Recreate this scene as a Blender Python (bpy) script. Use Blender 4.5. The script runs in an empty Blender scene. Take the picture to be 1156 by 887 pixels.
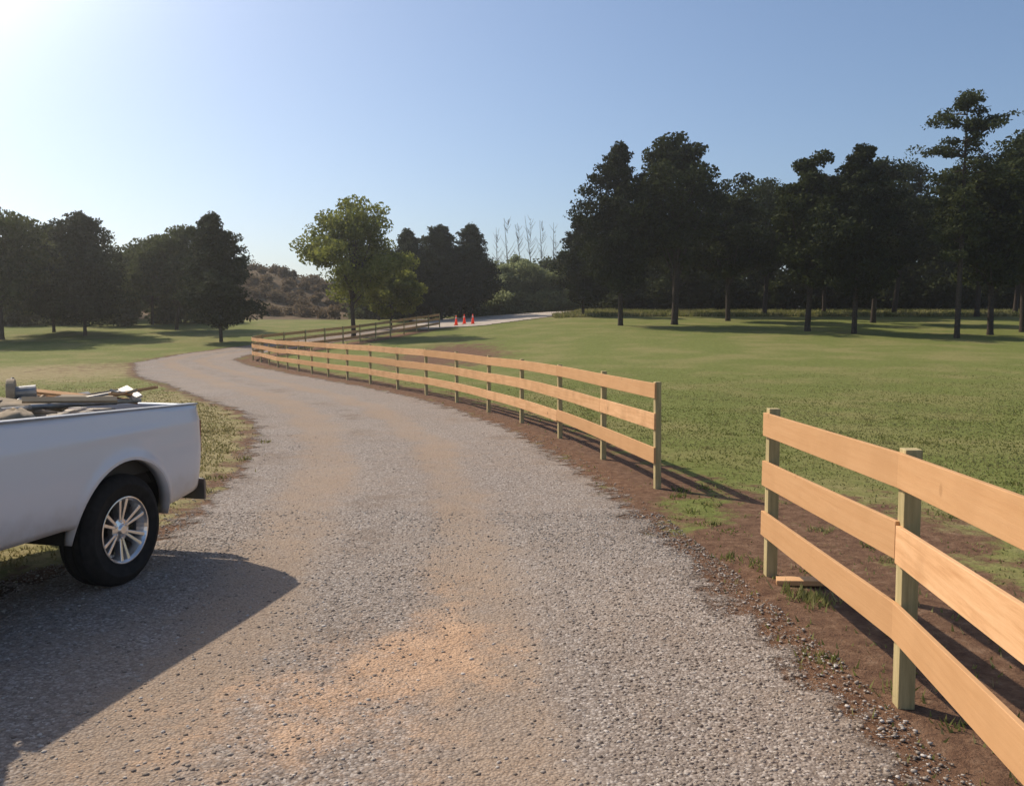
import bpy, math, numpy as np
from mathutils import Matrix, Vector
scene=bpy.context.scene
col=scene.collection
scene.view_settings.view_transform='Standard'
scene.view_settings.look='None'
scene.view_settings.exposure=0
rng=np.random.default_rng(7)
rad=math.radians
# ---------------------------------------------------------------- terrain
def sstep(a,b,x):
    t=np.clip((x-a)/(b-a),0,1); return t*t*(3-2*t)
def gz(x,y):
    x=np.asarray(x,float); y=np.asarray(y,float)
    zl=0;zr=0
    for o in (-4,-2,0,2,4):
        zl=zl+np.interp(y+o,[0,44,60,73,90,160,400,2000],[0,0,.75,1.6,2.5,3.6,5,8])/5
        zr=zr+np.interp(y+o,[0,22,50,65,95,130,400,2000],[0,0,1.1,1.95,3.6,4.2,6,8])/5
    t=sstep(-12,10,x)
    z=zl*(1-t)+zr*t
    z=z+6.3*np.exp(-((x+37)/15)**2-((y-123)/15)**2)+6*np.exp(-((x+70)/30)**2-((y-160)/35)**2)
    z=z+.012*np.sin(x*1.3+y*.5)*np.sin(y*.9-x*.4)
    return z
def gzf(x,y): return float(gz(x,y))
ROAD=np.array([(1.2,-8),(1.45,0),(1.6,2),(1.68,3.4),(1.62,4.5),(1.5,6),(1.3,8),(1.12,9.8),(.78,11.8),(.33,14),(-.35,16.3),(-1.2,19),(-2.35,21.7),(-3.9,24.7),(-6,28.2),(-9.1,33.9),(-13.1,41.5),(-15,45.5),(-15.3,49),(-13.6,56),(-11.5,63),(-8.6,72),(-7,77),
 (-9.5,80.5),(-13,72),(-16,63),(-18,56),(-19.5,49),(-19.3,43),(-17.3,38.4),(-14.3,32),(-11,26.9),(-8.2,22),(-6.0,18.6),(-4.9,16),(-4.2,13.6),(-3.7,11.5),(-3.35,9.4),(-3.15,7.9),(-3.3,6.9),(-3.7,6),(-4.4,4.8),(-5,2),(-5,-8)],float)
def polydist(P,poly,closed=True):
    P=np.asarray(P,float); d=np.full(len(P),1e9)
    n=len(poly)
    for i in range(n if closed else n-1):
        a=poly[i]; b=poly[(i+1)%n]; ab=b-a
        t=np.clip(((P-a)@ab)/(ab@ab),0,1)
        q=a+t[:,None]*ab
        d=np.minimum(d,np.hypot(*(P-q).T))
    return d
def inside(P,poly):
    x,y=P[:,0],P[:,1]; c=np.zeros(len(P),bool); n=len(poly)
    for i in range(n):
        x1,y1=poly[i]; x2,y2=poly[(i+1)%n]
        if y1==y2: continue
        m=((y1>y)!=(y2>y))&(x<(x2-x1)*(y-y1)/(y2-y1)+x1)
        c^=m
    return c
def rsdf(P):
    d=polydist(P,ROAD); return np.where(inside(P,ROAD),d,-d)
# ---------------------------------------------------------------- mesh helpers
def mk(name,V,F,mat=None,smooth=False,parent=None):
    V=np.ascontiguousarray(V,dtype=np.float32); F=np.ascontiguousarray(F,dtype=np.int32)
    me=bpy.data.meshes.new(name)
    me.vertices.add(len(V)); me.vertices.foreach_set('co',V.ravel())
    k=F.shape[1]; me.loops.add(F.size); me.loops.foreach_set('vertex_index',F.ravel())
    me.polygons.add(len(F)); me.polygons.foreach_set('loop_start',np.arange(len(F),dtype=np.int32)*k)
    if smooth: me.polygons.foreach_set('use_smooth',np.ones(len(F),bool))
    me.update(calc_edges=True)
    if mat: me.materials.append(mat)
    o=bpy.data.objects.new(name,me); col.objects.link(o)
    if parent: o.parent=parent
    return o
def attr(o,name,vals):
    a=o.data.attributes.new(name,'FLOAT','POINT'); a.data.foreach_set('value',np.asarray(vals,np.float32))
class MB:
    def __init__(s): s.V=[];s.F=[]
    def add(s,V,F,M=None):
        n=len(s.V)
        for v in V:
            v=Vector(v)
            if M is not None: v=M@v
            s.V.append(tuple(v))
        for f in F: s.F.append(tuple(i+n for i in f))
        return s
    def box(s,x0,x1,y0,y1,z0,z1,M=None):
        return s.add([(x0,y0,z0),(x1,y0,z0),(x1,y1,z0),(x0,y1,z0),(x0,y0,z1),(x1,y0,z1),(x1,y1,z1),(x0,y1,z1)],
          [(0,3,2,1),(4,5,6,7),(0,1,5,4),(1,2,6,5),(2,3,7,6),(3,0,4,7)],M)
    def tube(s,pts,r,n=10,cap=True):
        V,F=tube(pts,r,n)
        F=[tuple(f) for f in F]
        if cap:
            F.append(tuple(range(n))[::-1]); m=len(V); F.append(tuple(range(m-n,m)))
        return s.add([tuple(v) for v in V],F)
    def lathe(s,prof,n=40,axis='y',M=None,closed=False):
        V=[];F=[];m=len(prof)
        for i in range(n):
            a=2*math.pi*i/n
            for r,h in prof:
                if axis=='y': V.append((r*math.cos(a),h,r*math.sin(a)))
                else: V.append((r*math.cos(a),r*math.sin(a),h))
        for i in range(n):
            j=(i+1)%n
            for k in range(m if closed else m-1):
                l=(k+1)%m
                F.append((i*m+k,i*m+l,j*m+l,j*m+k))
        return s.add(V,F,M)
    def obj(s,name,mat,parent=None,bevel=0,smooth=False,seg=2):
        me=bpy.data.meshes.new(name); me.from_pydata(s.V,[],s.F)
        import bmesh
        bm=bmesh.new(); bm.from_mesh(me); bmesh.ops.recalc_face_normals(bm,faces=bm.faces); bm.to_mesh(me); bm.free()
        if smooth:
            for p in me.polygons: p.use_smooth=True
        me.materials.append(mat)
        o=bpy.data.objects.new(name,me); col.objects.link(o)
        if parent: o.parent=parent
        if bevel:
            b=o.modifiers.new('Bevel','BEVEL'); b.width=bevel; b.segments=seg; b.limit_method='ANGLE'; b.angle_limit=rad(35)
            if smooth: 
                w=o.modifiers.new('WN','WEIGHTED_NORMAL')
        return o
def tube(pts,r,n=7):
    pts=np.asarray(pts,float); r=np.broadcast_to(r,(len(pts),))
    V=[];F=[]
    for i,p in enumerate(pts):
        a=pts[max(i-1,0)]; b=pts[min(i+1,len(pts)-1)]
        t=(b-a)/np.linalg.norm(b-a)
        u=np.cross(t,[0.13,1,0.07] if abs(t[1])<.9 else [1,0,0]); u/=np.linalg.norm(u); v=np.cross(t,u)
        for k in range(n):
            an=2*math.pi*k/n; V.append(p+r[i]*(u*math.cos(an)+v*math.sin(an)))
    for i in range(len(pts)-1):
        for k in range(n):
            l=(k+1)%n; F.append((i*n+k,i*n+l,(i+1)*n+l,(i+1)*n+k))
    return np.array(V),np.array(F)
def empty(name,loc,label=None,cat=None,group=None,parent=None):
    e=bpy.data.objects.new(name,None); col.objects.link(e); e.location=loc; e.empty_display_size=.3
    if label: e["label"]=label; e["category"]=cat
    if group: e["group"]=group
    if parent: e.parent=parent
    return e
def tag(o,label,cat,group=None,kind=None):
    o["label"]=label; o["category"]=cat
    if group:o["group"]=group
    if kind:o["kind"]=kind
    return o
# ---------------------------------------------------------------- materials
class NM:
    def __init__(s,name):
        s.m=bpy.data.materials.new(name); s.m.use_nodes=True; s.nt=s.m.node_tree; s.b=s.nt.nodes['Principled BSDF']; s.out=s.nt.nodes['Material Output']
    def n(s,t,**k):
        x=s.nt.nodes.new(t)
        for a,b in k.items(): setattr(x,a,b)
        return x
    def l(s,a,b): s.nt.links.new(a,b)
    def setv(s,sock,v):
        if hasattr(v,'links') or isinstance(v,bpy.types.NodeSocket): s.l(v,sock)
        else: sock.default_value=v
    def noise(s,vec,scale,detail=4,rough=.55):
        x=s.n('ShaderNodeTexNoise'); x.inputs['Scale'].default_value=scale; x.inputs['Detail'].default_value=detail; x.inputs['Roughness'].default_value=rough
        s.l(vec,x.inputs['Vector']); return x.outputs['Fac']
    def vor(s,vec,scale,feat='F1'):
        x=s.n('ShaderNodeTexVoronoi',feature=feat); x.inputs['Scale'].default_value=scale; s.l(vec,x.inputs['Vector']); return x
    def ramp(s,f,stops):
        x=s.n('ShaderNodeValToRGB'); s.setv(x.inputs['Fac'],f); e=x.color_ramp.elements
        while len(e)<len(stops): e.new(.5)
        for i,(p,c) in enumerate(stops):
            e[i].position=p; e[i].color=(*c,1) if len(c)==3 else c
        return x.outputs['Color']
    def mr(s,f,a,b,c=0,d=1):
        x=s.n('ShaderNodeMapRange',interpolation_type='SMOOTHSTEP'); s.setv(x.inputs[0],f)
        for i,v in enumerate((a,b,c,d)): x.inputs[i+1].default_value=v
        return x.outputs[0]
    def mix(s,f,a,b,mode='MIX'):
        x=s.n('ShaderNodeMix',data_type='RGBA',blend_type=mode); s.setv(x.inputs[0],f)
        s.setv(x.inputs[6],a if not isinstance(a,tuple) else (*a,1)); s.setv(x.inputs[7],b if not isinstance(b,tuple) else (*b,1)); return x.outputs[2]
    def math(s,op,a,b=0.):
        x=s.n('ShaderNodeMath',operation=op); s.setv(x.inputs[0],a); s.setv(x.inputs[1],b); return x.outputs[0]
    def obj(s): return s.n('ShaderNodeTexCoord').outputs['Object']
    def at(s,name): return s.n('ShaderNodeAttribute',attribute_name=name).outputs['Fac']
    def bump(s,h,strength,dist,nrm=None):
        x=s.n('ShaderNodeBump'); x.inputs['Strength'].default_value=strength; x.inputs['Distance'].default_value=dist; s.l(h,x.inputs['Height'])
        if nrm: s.l(nrm,x.inputs['Normal'])
        s.l(x.outputs[0],s.b.inputs['Normal']); return x.outputs[0]
    def color(s,c): s.setv(s.b.inputs['Base Color'],c if not isinstance(c,tuple) else (*c,1))
    def rough(s,v,spec=.5,metal=0):
        s.setv(s.b.inputs['Roughness'],v); s.b.inputs['Specular IOR Level'].default_value=spec; s.b.inputs['Metallic'].default_value=metal
def simple(name,c,r=.6,spec=.5,metal=0,var=.12,scale=8):
    m=NM(name); f=m.noise(m.obj(),scale); c=np.array(c)
    m.color(m.ramp(f,[(.3,tuple(c*(1-var))),(.7,tuple(np.minimum(c*(1+var),1)))])); m.rough(r,spec,metal); return m.m
# ground
g=NM('grass_ground'); P=g.obj()
n1=g.noise(P,.35,5); n2=g.noise(P,6,6,.7); n3=g.noise(P,45,3,.7); n4=g.noise(P,1.6,4)
gc=g.ramp(n2,[(.3,(.125,.138,.034)),(.5,(.168,.185,.047)),(.7,(.235,.245,.075))])
gc=g.mix(g.mr(n1,.42,.68),gc,g.ramp(n2,[(.3,(.20,.18,.062)),(.7,(.30,.265,.105))]))
gc=g.mix(g.mr(n3,.35,.7,0,.4),gc,(.08,.09,.028))
dry=g.math('ADD',g.at('dry'),g.math('MULTIPLY',g.math('SUBTRACT',n4,.5),1.2))  # mask holds dry grass and the sunlit strip painted behind the trees
gc=g.mix(g.mr(dry,.3,.8),gc,g.ramp(n2,[(.3,(.21,.165,.075)),(.7,(.38,.31,.16))]))
dirt=g.math('ADD',g.at('dirt'),g.math('MULTIPLY',g.math('SUBTRACT',g.noise(P,1.7,7,.75),.5),1.9))
gc=g.mix(g.mr(dirt,.38,.64),gc,g.ramp(g.noise(P,9,6,.7),[(.3,(.09,.047,.029)),(.55,(.175,.098,.058)),(.75,(.28,.18,.115))]))
gc=g.mix(g.mr(g.at('hill'),.2,.7),gc,g.ramp(g.noise(P,.8,7,.75),[(.35,(.06,.045,.027)),(.5,(.135,.092,.052)),(.65,(.20,.14,.082))]))
g.color(gc); g.rough(.95,.1)
g.bump(g.math('ADD',g.math('MULTIPLY',n3,.5),n2),.7,.04)
M_ground=g.m
# gravel
def gravelmat(name,alpha=True):
    g=NM(name); P=g.obj()
    mp=g.n('ShaderNodeMapping'); mp.inputs['Scale'].default_value=(1,1,.6); g.l(P,mp.inputs[0]); Q=mp.outputs[0]
    v1=g.vor(Q,62); v2=g.vor(Q,130); v3=g.vor(Q,27)
    def stone(v,dark=.9):
        s=g.n('ShaderNodeSeparateColor'); g.l(v.outputs['Color'],s.inputs[0]); return s.outputs[0],s.outputs[1]
    a,b=stone(v1); a2,b2=stone(v2)
    grey=g.ramp(a,[(0,(.15,.122,.103)),(.35,(.245,.203,.172)),(.7,(.34,.29,.25)),(1,(.55,.49,.435))])
    tan=g.ramp(a2,[(0,(.21,.148,.105)),(.4,(.305,.225,.163)),(.75,(.38,.29,.215)),(1,(.50,.415,.335))])
    big=g.noise(P,.55,5,.6); mid=g.noise(P,3.5,6,.7)
    e=g.at('edge'); lat=g.at('lat')
    lw=g.math('ADD',lat,g.math('MULTIPLY',g.math('SUBTRACT',g.noise(P,.5,4),.5),.9))
    def band(c,wd):
        d=g.math('ABSOLUTE',g.math('SUBTRACT',lw,c)); return g.mr(d,wd*.25,wd,1,0)
    t1=band(1.75,.5); t2=band(3.35,.6)
    trk=g.math('MAXIMUM',t1,t2)
    mid_dark=band(2.55,.45)
    s=g.math('ADD',g.math('MULTIPLY',trk,.62),g.math('MULTIPLY',g.math('SUBTRACT',big,.5),1.5))
    s=g.math('ADD',s,g.math('MULTIPLY',g.math('SUBTRACT',mid,.5),1.5))
    f=g.mr(s,-.25,.95,0.06,.97)
    c=g.mix(f,grey,tan)
    c=g.mix(g.mr(f,0,1,.2,.5),c,g.mix(f,(.265,.22,.187),(.365,.265,.187)))
    pt=g.at('clay'); pt=g.math('ADD',pt,g.math('MULTIPLY',g.math('SUBTRACT',g.noise(P,3.6,8,.8),.5),2.6))
    c=g.mix(g.mr(pt,.2,1.15,0,.8),c,g.ramp(mid,[(.3,(.45,.27,.155)),(.7,(.66,.43,.27))]))
    c=g.mix(g.mr(v1.outputs['Distance'],.45,.85,0,.4),c,(.12,.085,.06))
    c=g.mix(g.mr(g.noise(P,.25,3),.45,.75,0,.3),c,(.41,.335,.27))
    dk=g.math('ADD',g.math('SUBTRACT',g.noise(P,1.1,6,.7),g.mr(e,0,.9,0,.15)),g.math('MULTIPLY',mid_dark,.10))
    c=g.mix(g.mr(dk,.42,.68,0,.5),c,(.14,.098,.068))
    g.color(c); g.rough(.92,.1)
    h=g.math('SUBTRACT',1.,v1.outputs['Distance']); h2=g.math('SUBTRACT',1.,v3.outputs['Distance'])
    h=g.math('ADD',h,g.math('MULTIPLY',h2,.8)); h=g.math('ADD',h,g.math('MULTIPLY',mid,2.)); h=g.math('SUBTRACT',h,g.math('MULTIPLY',trk,1.5))
    g.bump(h,.75,.009)
    if alpha:
        q=g.math('ADD',e,g.math('MULTIPLY',g.math('SUBTRACT',g.noise(P,2.6,7,.75),.5),1.5))
        t=g.n('ShaderNodeBsdfTransparent'); mx=g.n('ShaderNodeMixShader')
        g.l(g.mr(q,-.06,.16),mx.inputs[0]); g.l(t.outputs[0],mx.inputs[1]); g.l(g.b.outputs[0],mx.inputs[2]); g.l(mx.outputs[0],g.out.inputs[0])
    return g.m
M_gravel=gravelmat('gravel')
g=NM('stone'); r=g.n('ShaderNodeNewGeometry').outputs['Random Per Island']
g.color(g.ramp(r,[(0,(.17,.135,.108)),(.3,(.26,.21,.168)),(.55,(.34,.275,.215)),(.85,(.385,.335,.285)),(1,(.58,.52,.46))])); g.rough(.85,.2); M_stone=g.m
g=NM('grass_blade'); ge=g.n('ShaderNodeNewGeometry'); P=g.obj(); r=ge.outputs['Random Per Island']
c=g.ramp(r,[(0,(.13,.145,.036)),(.45,(.18,.195,.052)),(.8,(.26,.25,.085)),(1,(.42,.36,.18))])
c=g.mix(g.mr(g.noise(P,.4,4),.40,.66,0,.8),c,(.29,.26,.115))
sx=g.n('ShaderNodeSeparateXYZ'); g.l(P,sx.inputs[0])
c=g.mix(g.mr(sx.outputs[0],-1.5,-3,0,.6),c,g.ramp(r,[(0,(.17,.14,.06)),(.6,(.27,.22,.10)),(1,(.42,.34,.18))]))
g.color(c); g.rough(.8,.15)
t=g.n('ShaderNodeBsdfTranslucent'); g.l(c,t.inputs[0]); mx=g.n('ShaderNodeMixShader'); mx.inputs[0].default_value=.35
g.l(g.b.outputs[0],mx.inputs[1]); g.l(t.outputs[0],mx.inputs[2]); g.l(mx.outputs[0],g.out.inputs[0]); M_blade=g.m
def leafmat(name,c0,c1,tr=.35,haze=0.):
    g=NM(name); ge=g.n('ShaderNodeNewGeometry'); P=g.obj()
    c0=np.array(c0);c1=np.array(c1); hz=np.array((.16,.2,.2)); c0=c0*(1-haze)+hz*haze; c1=c1*(1-haze)+hz*haze  # distance haze blended into the leaf colour itself
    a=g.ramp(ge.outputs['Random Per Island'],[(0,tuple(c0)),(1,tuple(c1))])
    c=g.mix(g.mr(g.noise(P,.6,3),.35,.7,0,.6),a,tuple(c1*1.15))
    g.color(c); g.rough(.8,.08)
    t=g.n('ShaderNodeBsdfTranslucent'); g.l(c,t.inputs[0]); mx=g.n('ShaderNodeMixShader'); mx.inputs[0].default_value=tr
    g.l(g.b.outputs[0],mx.inputs[1]); g.l(t.outputs[0],mx.inputs[2]); g.l(mx.outputs[0],g.out.inputs[0]); return g.m
L_cedar=leafmat('cedar_foliage',(.018,.024,.009),(.038,.045,.015),.15)
L_dark=leafmat('oak_foliage',(.020,.027,.008),(.055,.064,.018),.22)
L_far=leafmat('far_foliage',(.045,.058,.02),(.105,.115,.042),.35)  # leaf colour lightened to stand for haze over distance
L_farcedar=leafmat('far_cedar_foliage',(.024,.032,.015),(.052,.06,.025),.22)  # cedar colour lightened likewise, haze painted into the leaves
L_yellow=leafmat('yellow_green_foliage',(.09,.115,.022),(.24,.245,.055),.5)
L_pine=leafmat('pine_foliage',(.035,.044,.018),(.08,.09,.034),.3)
L_bush=leafmat('brush_foliage',(.15,.175,.07),(.29,.31,.15),.5)
L_brown=leafmat('dry_brush',(.09,.062,.036),(.21,.15,.085),.35)
M_bark=simple('bark',(.065,.05,.04),.95,.1,var=.4,scale=12)
def woodmat(name,c0,c1,green=0.):
    g=NM(name); P=g.obj(); mp=g.n('ShaderNodeMapping'); mp.inputs['Scale'].default_value=(1,1,16) ; g.l(P,mp.inputs[0])
    oi=g.n('ShaderNodeObjectInfo').outputs['Random']
    n=g.n('ShaderNodeTexNoise',noise_dimensions='4D'); n.inputs['Scale'].default_value=2.2; n.inputs['Detail'].default_value=8; n.inputs['Roughness'].default_value=.7
    n.inputs['Distortion'].default_value=.4
    g.l(mp.outputs[0],n.inputs['Vector']); g.l(g.math('MULTIPLY',oi,40.),n.inputs['W'])
    c=g.ramp(n.outputs['Fac'],[(.3,c0),(.5,tuple((np.array(c0)+np.array(c1))*.52)),(.7,c1)])
    m2=g.n('ShaderNodeMapping'); m2.inputs['Scale'].default_value=(1,1,.7); g.l(P,m2.inputs[0])
    k=g.vor(m2.outputs[0],3.2); kn=g.mr(k.outputs['Distance'],.035,.085,.8,0)
    c=g.mix(kn,c,tuple(np.array(c0)*.35))
    c=g.mix(g.mr(g.noise(P,3,5),.42,.72,0,.45),c,tuple(np.array(c0)*.78))
    c=g.mix(g.mr(oi,0,1,0,.7),c,tuple(np.array(c0)*.82+np.array((.05,.04,.02))))
    g.color(c); g.rough(.75,.2); g.bump(n.outputs['Fac'],.25,.008); return g.m
M_board=woodmat('new_pine_board',(.58,.30,.13),(.82,.50,.265))
M_lumber=woodmat('weathered_lumber',(.30,.22,.14),(.48,.38,.26))
g=NM('treated_post'); P=g.obj(); mp=g.n('ShaderNodeMapping'); mp.inputs['Scale'].default_value=(12,12,1); g.l(P,mp.inputs[0])
n=g.noise(mp.outputs[0],2.5,7,.65); g.color(g.ramp(n,[(.3,(.33,.26,.12)),(.7,(.58,.46,.24))])); g.rough(.8,.2); g.bump(n,.25,.01); M_post=g.m
# ---------------------------------------------------------------- world & sun
SAZ=-50; SEL=42
w=bpy.data.worlds.new('World'); scene.world=w; w.use_nodes=True
nt=w.node_tree; bg=nt.nodes['Background']
sky=nt.nodes.new('ShaderNodeTexSky'); sky.sky_type='NISHITA'; sky.sun_disc=False; sky.sun_elevation=rad(SEL); sky.sun_rotation=rad(SAZ)
sky.air_density=1.0; sky.dust_density=1.6; sky.ozone_density=3.6; sky.altitude=100
sd=Vector((math.sin(rad(SAZ))*math.cos(rad(SEL)),math.cos(rad(SAZ))*math.cos(rad(SEL)),math.sin(rad(SEL))))
tc=nt.nodes.new('ShaderNodeTexCoord'); dp=nt.nodes.new('ShaderNodeVectorMath'); dp.operation='DOT_PRODUCT'; dp.inputs[1].default_value=sd
nt.links.new(tc.outputs['Generated'],dp.inputs[0])
mx0=nt.nodes.new('ShaderNodeMath'); mx0.operation='MAXIMUM'; mx0.inputs[1].default_value=0; nt.links.new(dp.outputs['Value'],mx0.inputs[0])
pw=nt.nodes.new('ShaderNodeMath'); pw.operation='POWER'; pw.inputs[1].default_value=32; nt.links.new(mx0.outputs[0],pw.inputs[0])
ml=nt.nodes.new('ShaderNodeMath'); ml.operation='MULTIPLY'; ml.inputs[1].default_value=190; nt.links.new(pw.outputs[0],ml.inputs[0])
mn=nt.nodes.new('ShaderNodeMath'); mn.operation='MINIMUM'; mn.inputs[1].default_value=3.0; nt.links.new(ml.outputs[0],mn.inputs[0])
vm=nt.nodes.new('ShaderNodeVectorMath'); vm.operation='SCALE'; vm.inputs[0].default_value=(1,.98,.92); nt.links.new(mn.outputs[0],vm.inputs['Scale'])
va=nt.nodes.new('ShaderNodeVectorMath'); va.operation='ADD'; nt.links.new(sky.outputs[0],va.inputs[0]); nt.links.new(vm.outputs[0],va.inputs[1])
nt.links.new(va.outputs[0],bg.inputs[0]); bg.inputs[1].default_value=.125
sl=bpy.data.lights.new('sun','SUN'); sl.energy=4.5; sl.angle=rad(.6); sl.color=(1,.90,.75)
so=bpy.data.objects.new('sun',sl); col.objects.link(so)
so.rotation_euler=sd.to_track_quat('Z','Y').to_euler(); so.location=(-20,20,30)
hm=bpy.data.materials.new('air_haze'); hm.use_nodes=True; hn=hm.node_tree; hn.nodes.clear()
ho=hn.nodes.new('ShaderNodeOutputMaterial'); hv=hn.nodes.new('ShaderNodeVolumeScatter'); hv.inputs['Density'].default_value=.0006; hv.inputs['Anisotropy'].default_value=.65; hv.inputs['Color'].default_value=(1,.97,.92,1)
hn.links.new(hv.outputs[0],ho.inputs['Volume'])
hb=MB(); hb.box(-500,500,-60,600,-8,36); ho_=hb.obj('haze',hm); ho_["kind"]="structure"
# ---------------------------------------------------------------- camera
cd=bpy.data.cameras.new('camera'); cam=bpy.data.objects.new('camera',cd); col.objects.link(cam)
cd.sensor_width=36; cd.lens=950/1156*36; cd.clip_end=5000; cd.clip_start=.05
cam.location=(0,0,1.9); cam.rotation_euler=(rad(90-4.54),0,0); scene.camera=cam
# ---------------------------------------------------------------- fence lines
def catmull(pts,step):
    p=np.array(pts,float); p=np.vstack([2*p[0]-p[1],p,2*p[-1]-p[-2]]); out=[]
    for i in range(1,len(p)-2):
        for t in np.linspace(0,1,24,endpoint=False):
            a,b,c,d=p[i-1:i+3]
            out.append(.5*((2*b)+(-a+c)*t+(2*a-5*b+4*c-d)*t*t+(-a+3*b-3*c+d)*t**3))
    out.append(p[-2]); out=np.array(out)
    s=np.r_[0,np.cumsum(np.linalg.norm(np.diff(out,axis=0),axis=1))]
    n=max(1,round(s[-1]/step)); ss=np.linspace(0,s[-1],n+1)
    return np.array([np.interp(ss,s,out[:,k]) for k in range(out.shape[1])]).T
F2a=catmull([(1.70,9.73),(1.33,11.9),(.85,14.1),(.2,16.4),(-.7,19.1),(-1.8,21.7),(-3.3,24.7),(-5.3,28.2),(-8.4,34),(-12.2,41.8),(-13.9,45.2)],2.36)
F2b=catmull([(-13.9,45.2),(-14.1,47.6),(-12.8,52.5),(-11,58.5),(-6.3,73.5)],2.44)
F2=np.vstack([F2a,F2b[1:]])
F1=np.array([(.6,-2.8),(1.1,-.45),(1.62,1.8),(1.97,4.10),(1.97,6.29)])
# ---------------------------------------------------------------- ground
def axis(core0,core1,step,far0,far1):
    c=np.arange(core0,core1+1e-6,step); a=[];x=core1;s=step
    while x<far1: s*=1.15; x+=s; a.append(x)
    b=[];x=core0;s=step
    while x>far0: s*=1.15; x-=s; b.append(x)
    return np.array(b[::-1]+list(c)+a)
gx=axis(-46,46,.4,-1500,1500); gy=axis(-8,104,.4,-60,2500)
X,Y=np.meshgrid(gx,gy); Pg=np.c_[X.ravel(),Y.ravel()]
sd_=np.full(len(Pg),-50.); near=(Pg[:,0]>-24)&(Pg[:,0]<6)&(Pg[:,1]<86); sd_[near]=rsdf(Pg[near])
Z=gz(Pg[:,0],Pg[:,1])-.03*sstep(.3,.9,sd_)
nx,ny=len(gx),len(gy); idx=np.arange(nx*ny).reshape(ny,nx)
Fg=np.c_[idx[:-1,:-1].ravel(),idx[:-1,1:].ravel(),idx[1:,1:].ravel(),idx[1:,:-1].ravel()]
ground=mk('ground',np.c_[Pg,Z],Fg,M_ground,True); ground["kind"]="structure"
def sd_like(P):
    s=np.full(len(P),-50.); m=(P[:,0]>-26)&(P[:,0]<8)&(P[:,1]<90); s[m]=rsdf(P[m]); return s
def dirtval(P):
    d2=polydist(P,F2,False); d1=polydist(P,F1,False)
    v=np.maximum(.92-d2/1.8,1.1-d1/3.2)
    v=np.maximum(v,.85*np.exp(-((P[:,0]+3.5)/4)**2-((P[:,1]-44)/13)**2))
    v=np.maximum(v,.8*np.exp(-((P[:,0]-3.0)/1.9)**2-((P[:,1]-7.8)/2.6)**2))
    v=np.maximum(v,.7*np.exp(-(np.maximum(0,-sd_like(P))/.45)**2))
    v=np.maximum(v,.45*np.exp(-((P[:,0]+19)/6)**2-((P[:,1]-40)/14)**2))
    return v
def dry_sunlit(P):
    x,y=P[:,0],P[:,1]
    v=.95*np.exp(-((x+20)/7)**2-((y-34)/10)**2)+.7*np.exp(-((x+8)/5)**2-((y-20)/10)**2)+.65*np.exp(-((x+5)/3)**2-((y-10)/6)**2)
    v+=.4*np.exp(-((x-4.5)/3)**2-((y-8)/5)**2)
    v+=.7*sstep(110,135,y)+.55*np.exp(-((y-84)/9)**2)*(x>0)  # last term paints the sunlit strip beyond the tree row in straw tone
    return v
attr(ground,'dirt',dirtval(Pg)); attr(ground,'dry',dry_sunlit(Pg))
attr(ground,'hill',sstep(88,97,Pg[:,1])*np.exp(-((Pg[:,0]+40)/25)**4))
# road
rx=np.arange(-22,3.2,.2); ry=np.arange(-8.5,83,.2); X,Y=np.meshgrid(rx,ry); Pr=np.c_[X.ravel(),Y.ravel()]; sr=rsdf(Pr)
idx=np.arange(len(rx)*len(ry)).reshape(len(ry),len(rx))
Fr=np.c_[idx[:-1,:-1].ravel(),idx[:-1,1:].ravel(),idx[1:,1:].ravel(),idx[1:,:-1].ravel()]
Fr=Fr[sr[Fr].max(1)>-.75]; used=np.unique(Fr); remap=-np.ones(len(Pr),int); remap[used]=np.arange(len(used)); Fr=remap[Fr]; Pr=Pr[used]; sr=sr[used]
road=mk('gravel_road',np.c_[Pr,gz(Pr[:,0],Pr[:,1])+.008],Fr,M_gravel,True); road["kind"]="structure"
attr(road,'edge',sr); attr(road,'lat',polydist(Pr,ROAD[:23],False))
clay=.95*np.exp(-((Pr[:,0]+.42)/.52)**2-((Pr[:,1]-4.85)/.5)**2)+.6*np.exp(-((Pr[:,0]+.95)/.65)**2-((Pr[:,1]-4.25)/.6)**2)+.4*np.exp(-((Pr[:,0]+1.1)/1.0)**2-((Pr[:,1]-3.5)/.8)**2)+.5*np.exp(-((Pr[:,0]+.45)/.3)**2-((Pr[:,1]-6.0)/1.0)**2)
attr(road,'clay',clay)
# pavement pad
PAD=np.array([(-8.0,71),(-12,97),(9.5,101),(6.8,90),(3.4,82),(-2.0,73.5)],float)
px=np.arange(-13,11,.4); py=np.arange(70,102,.4); X,Y=np.meshgrid(px,py); Pp=np.c_[X.ravel(),Y.ravel()]
ins=inside(Pp,PAD); idx=np.arange(len(px)*len(py)).reshape(len(py),len(px))
Fp=np.c_[idx[:-1,:-1].ravel(),idx[:-1,1:].ravel(),idx[1:,1:].ravel(),idx[1:,:-1].ravel()]; Fp=Fp[ins[Fp].all(1)]
used=np.unique(Fp); remap=-np.ones(len(Pp),int); remap[used]=np.arange(len(used)); Pp=Pp[used]
pad=mk('pavement',np.c_[Pp,gz(Pp[:,0],Pp[:,1])+.05],remap[Fp],simple('pale_gravel_pavement',(.46,.39,.32),.95,.05,var=.2,scale=1.5),True); pad["kind"]="structure"
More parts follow.
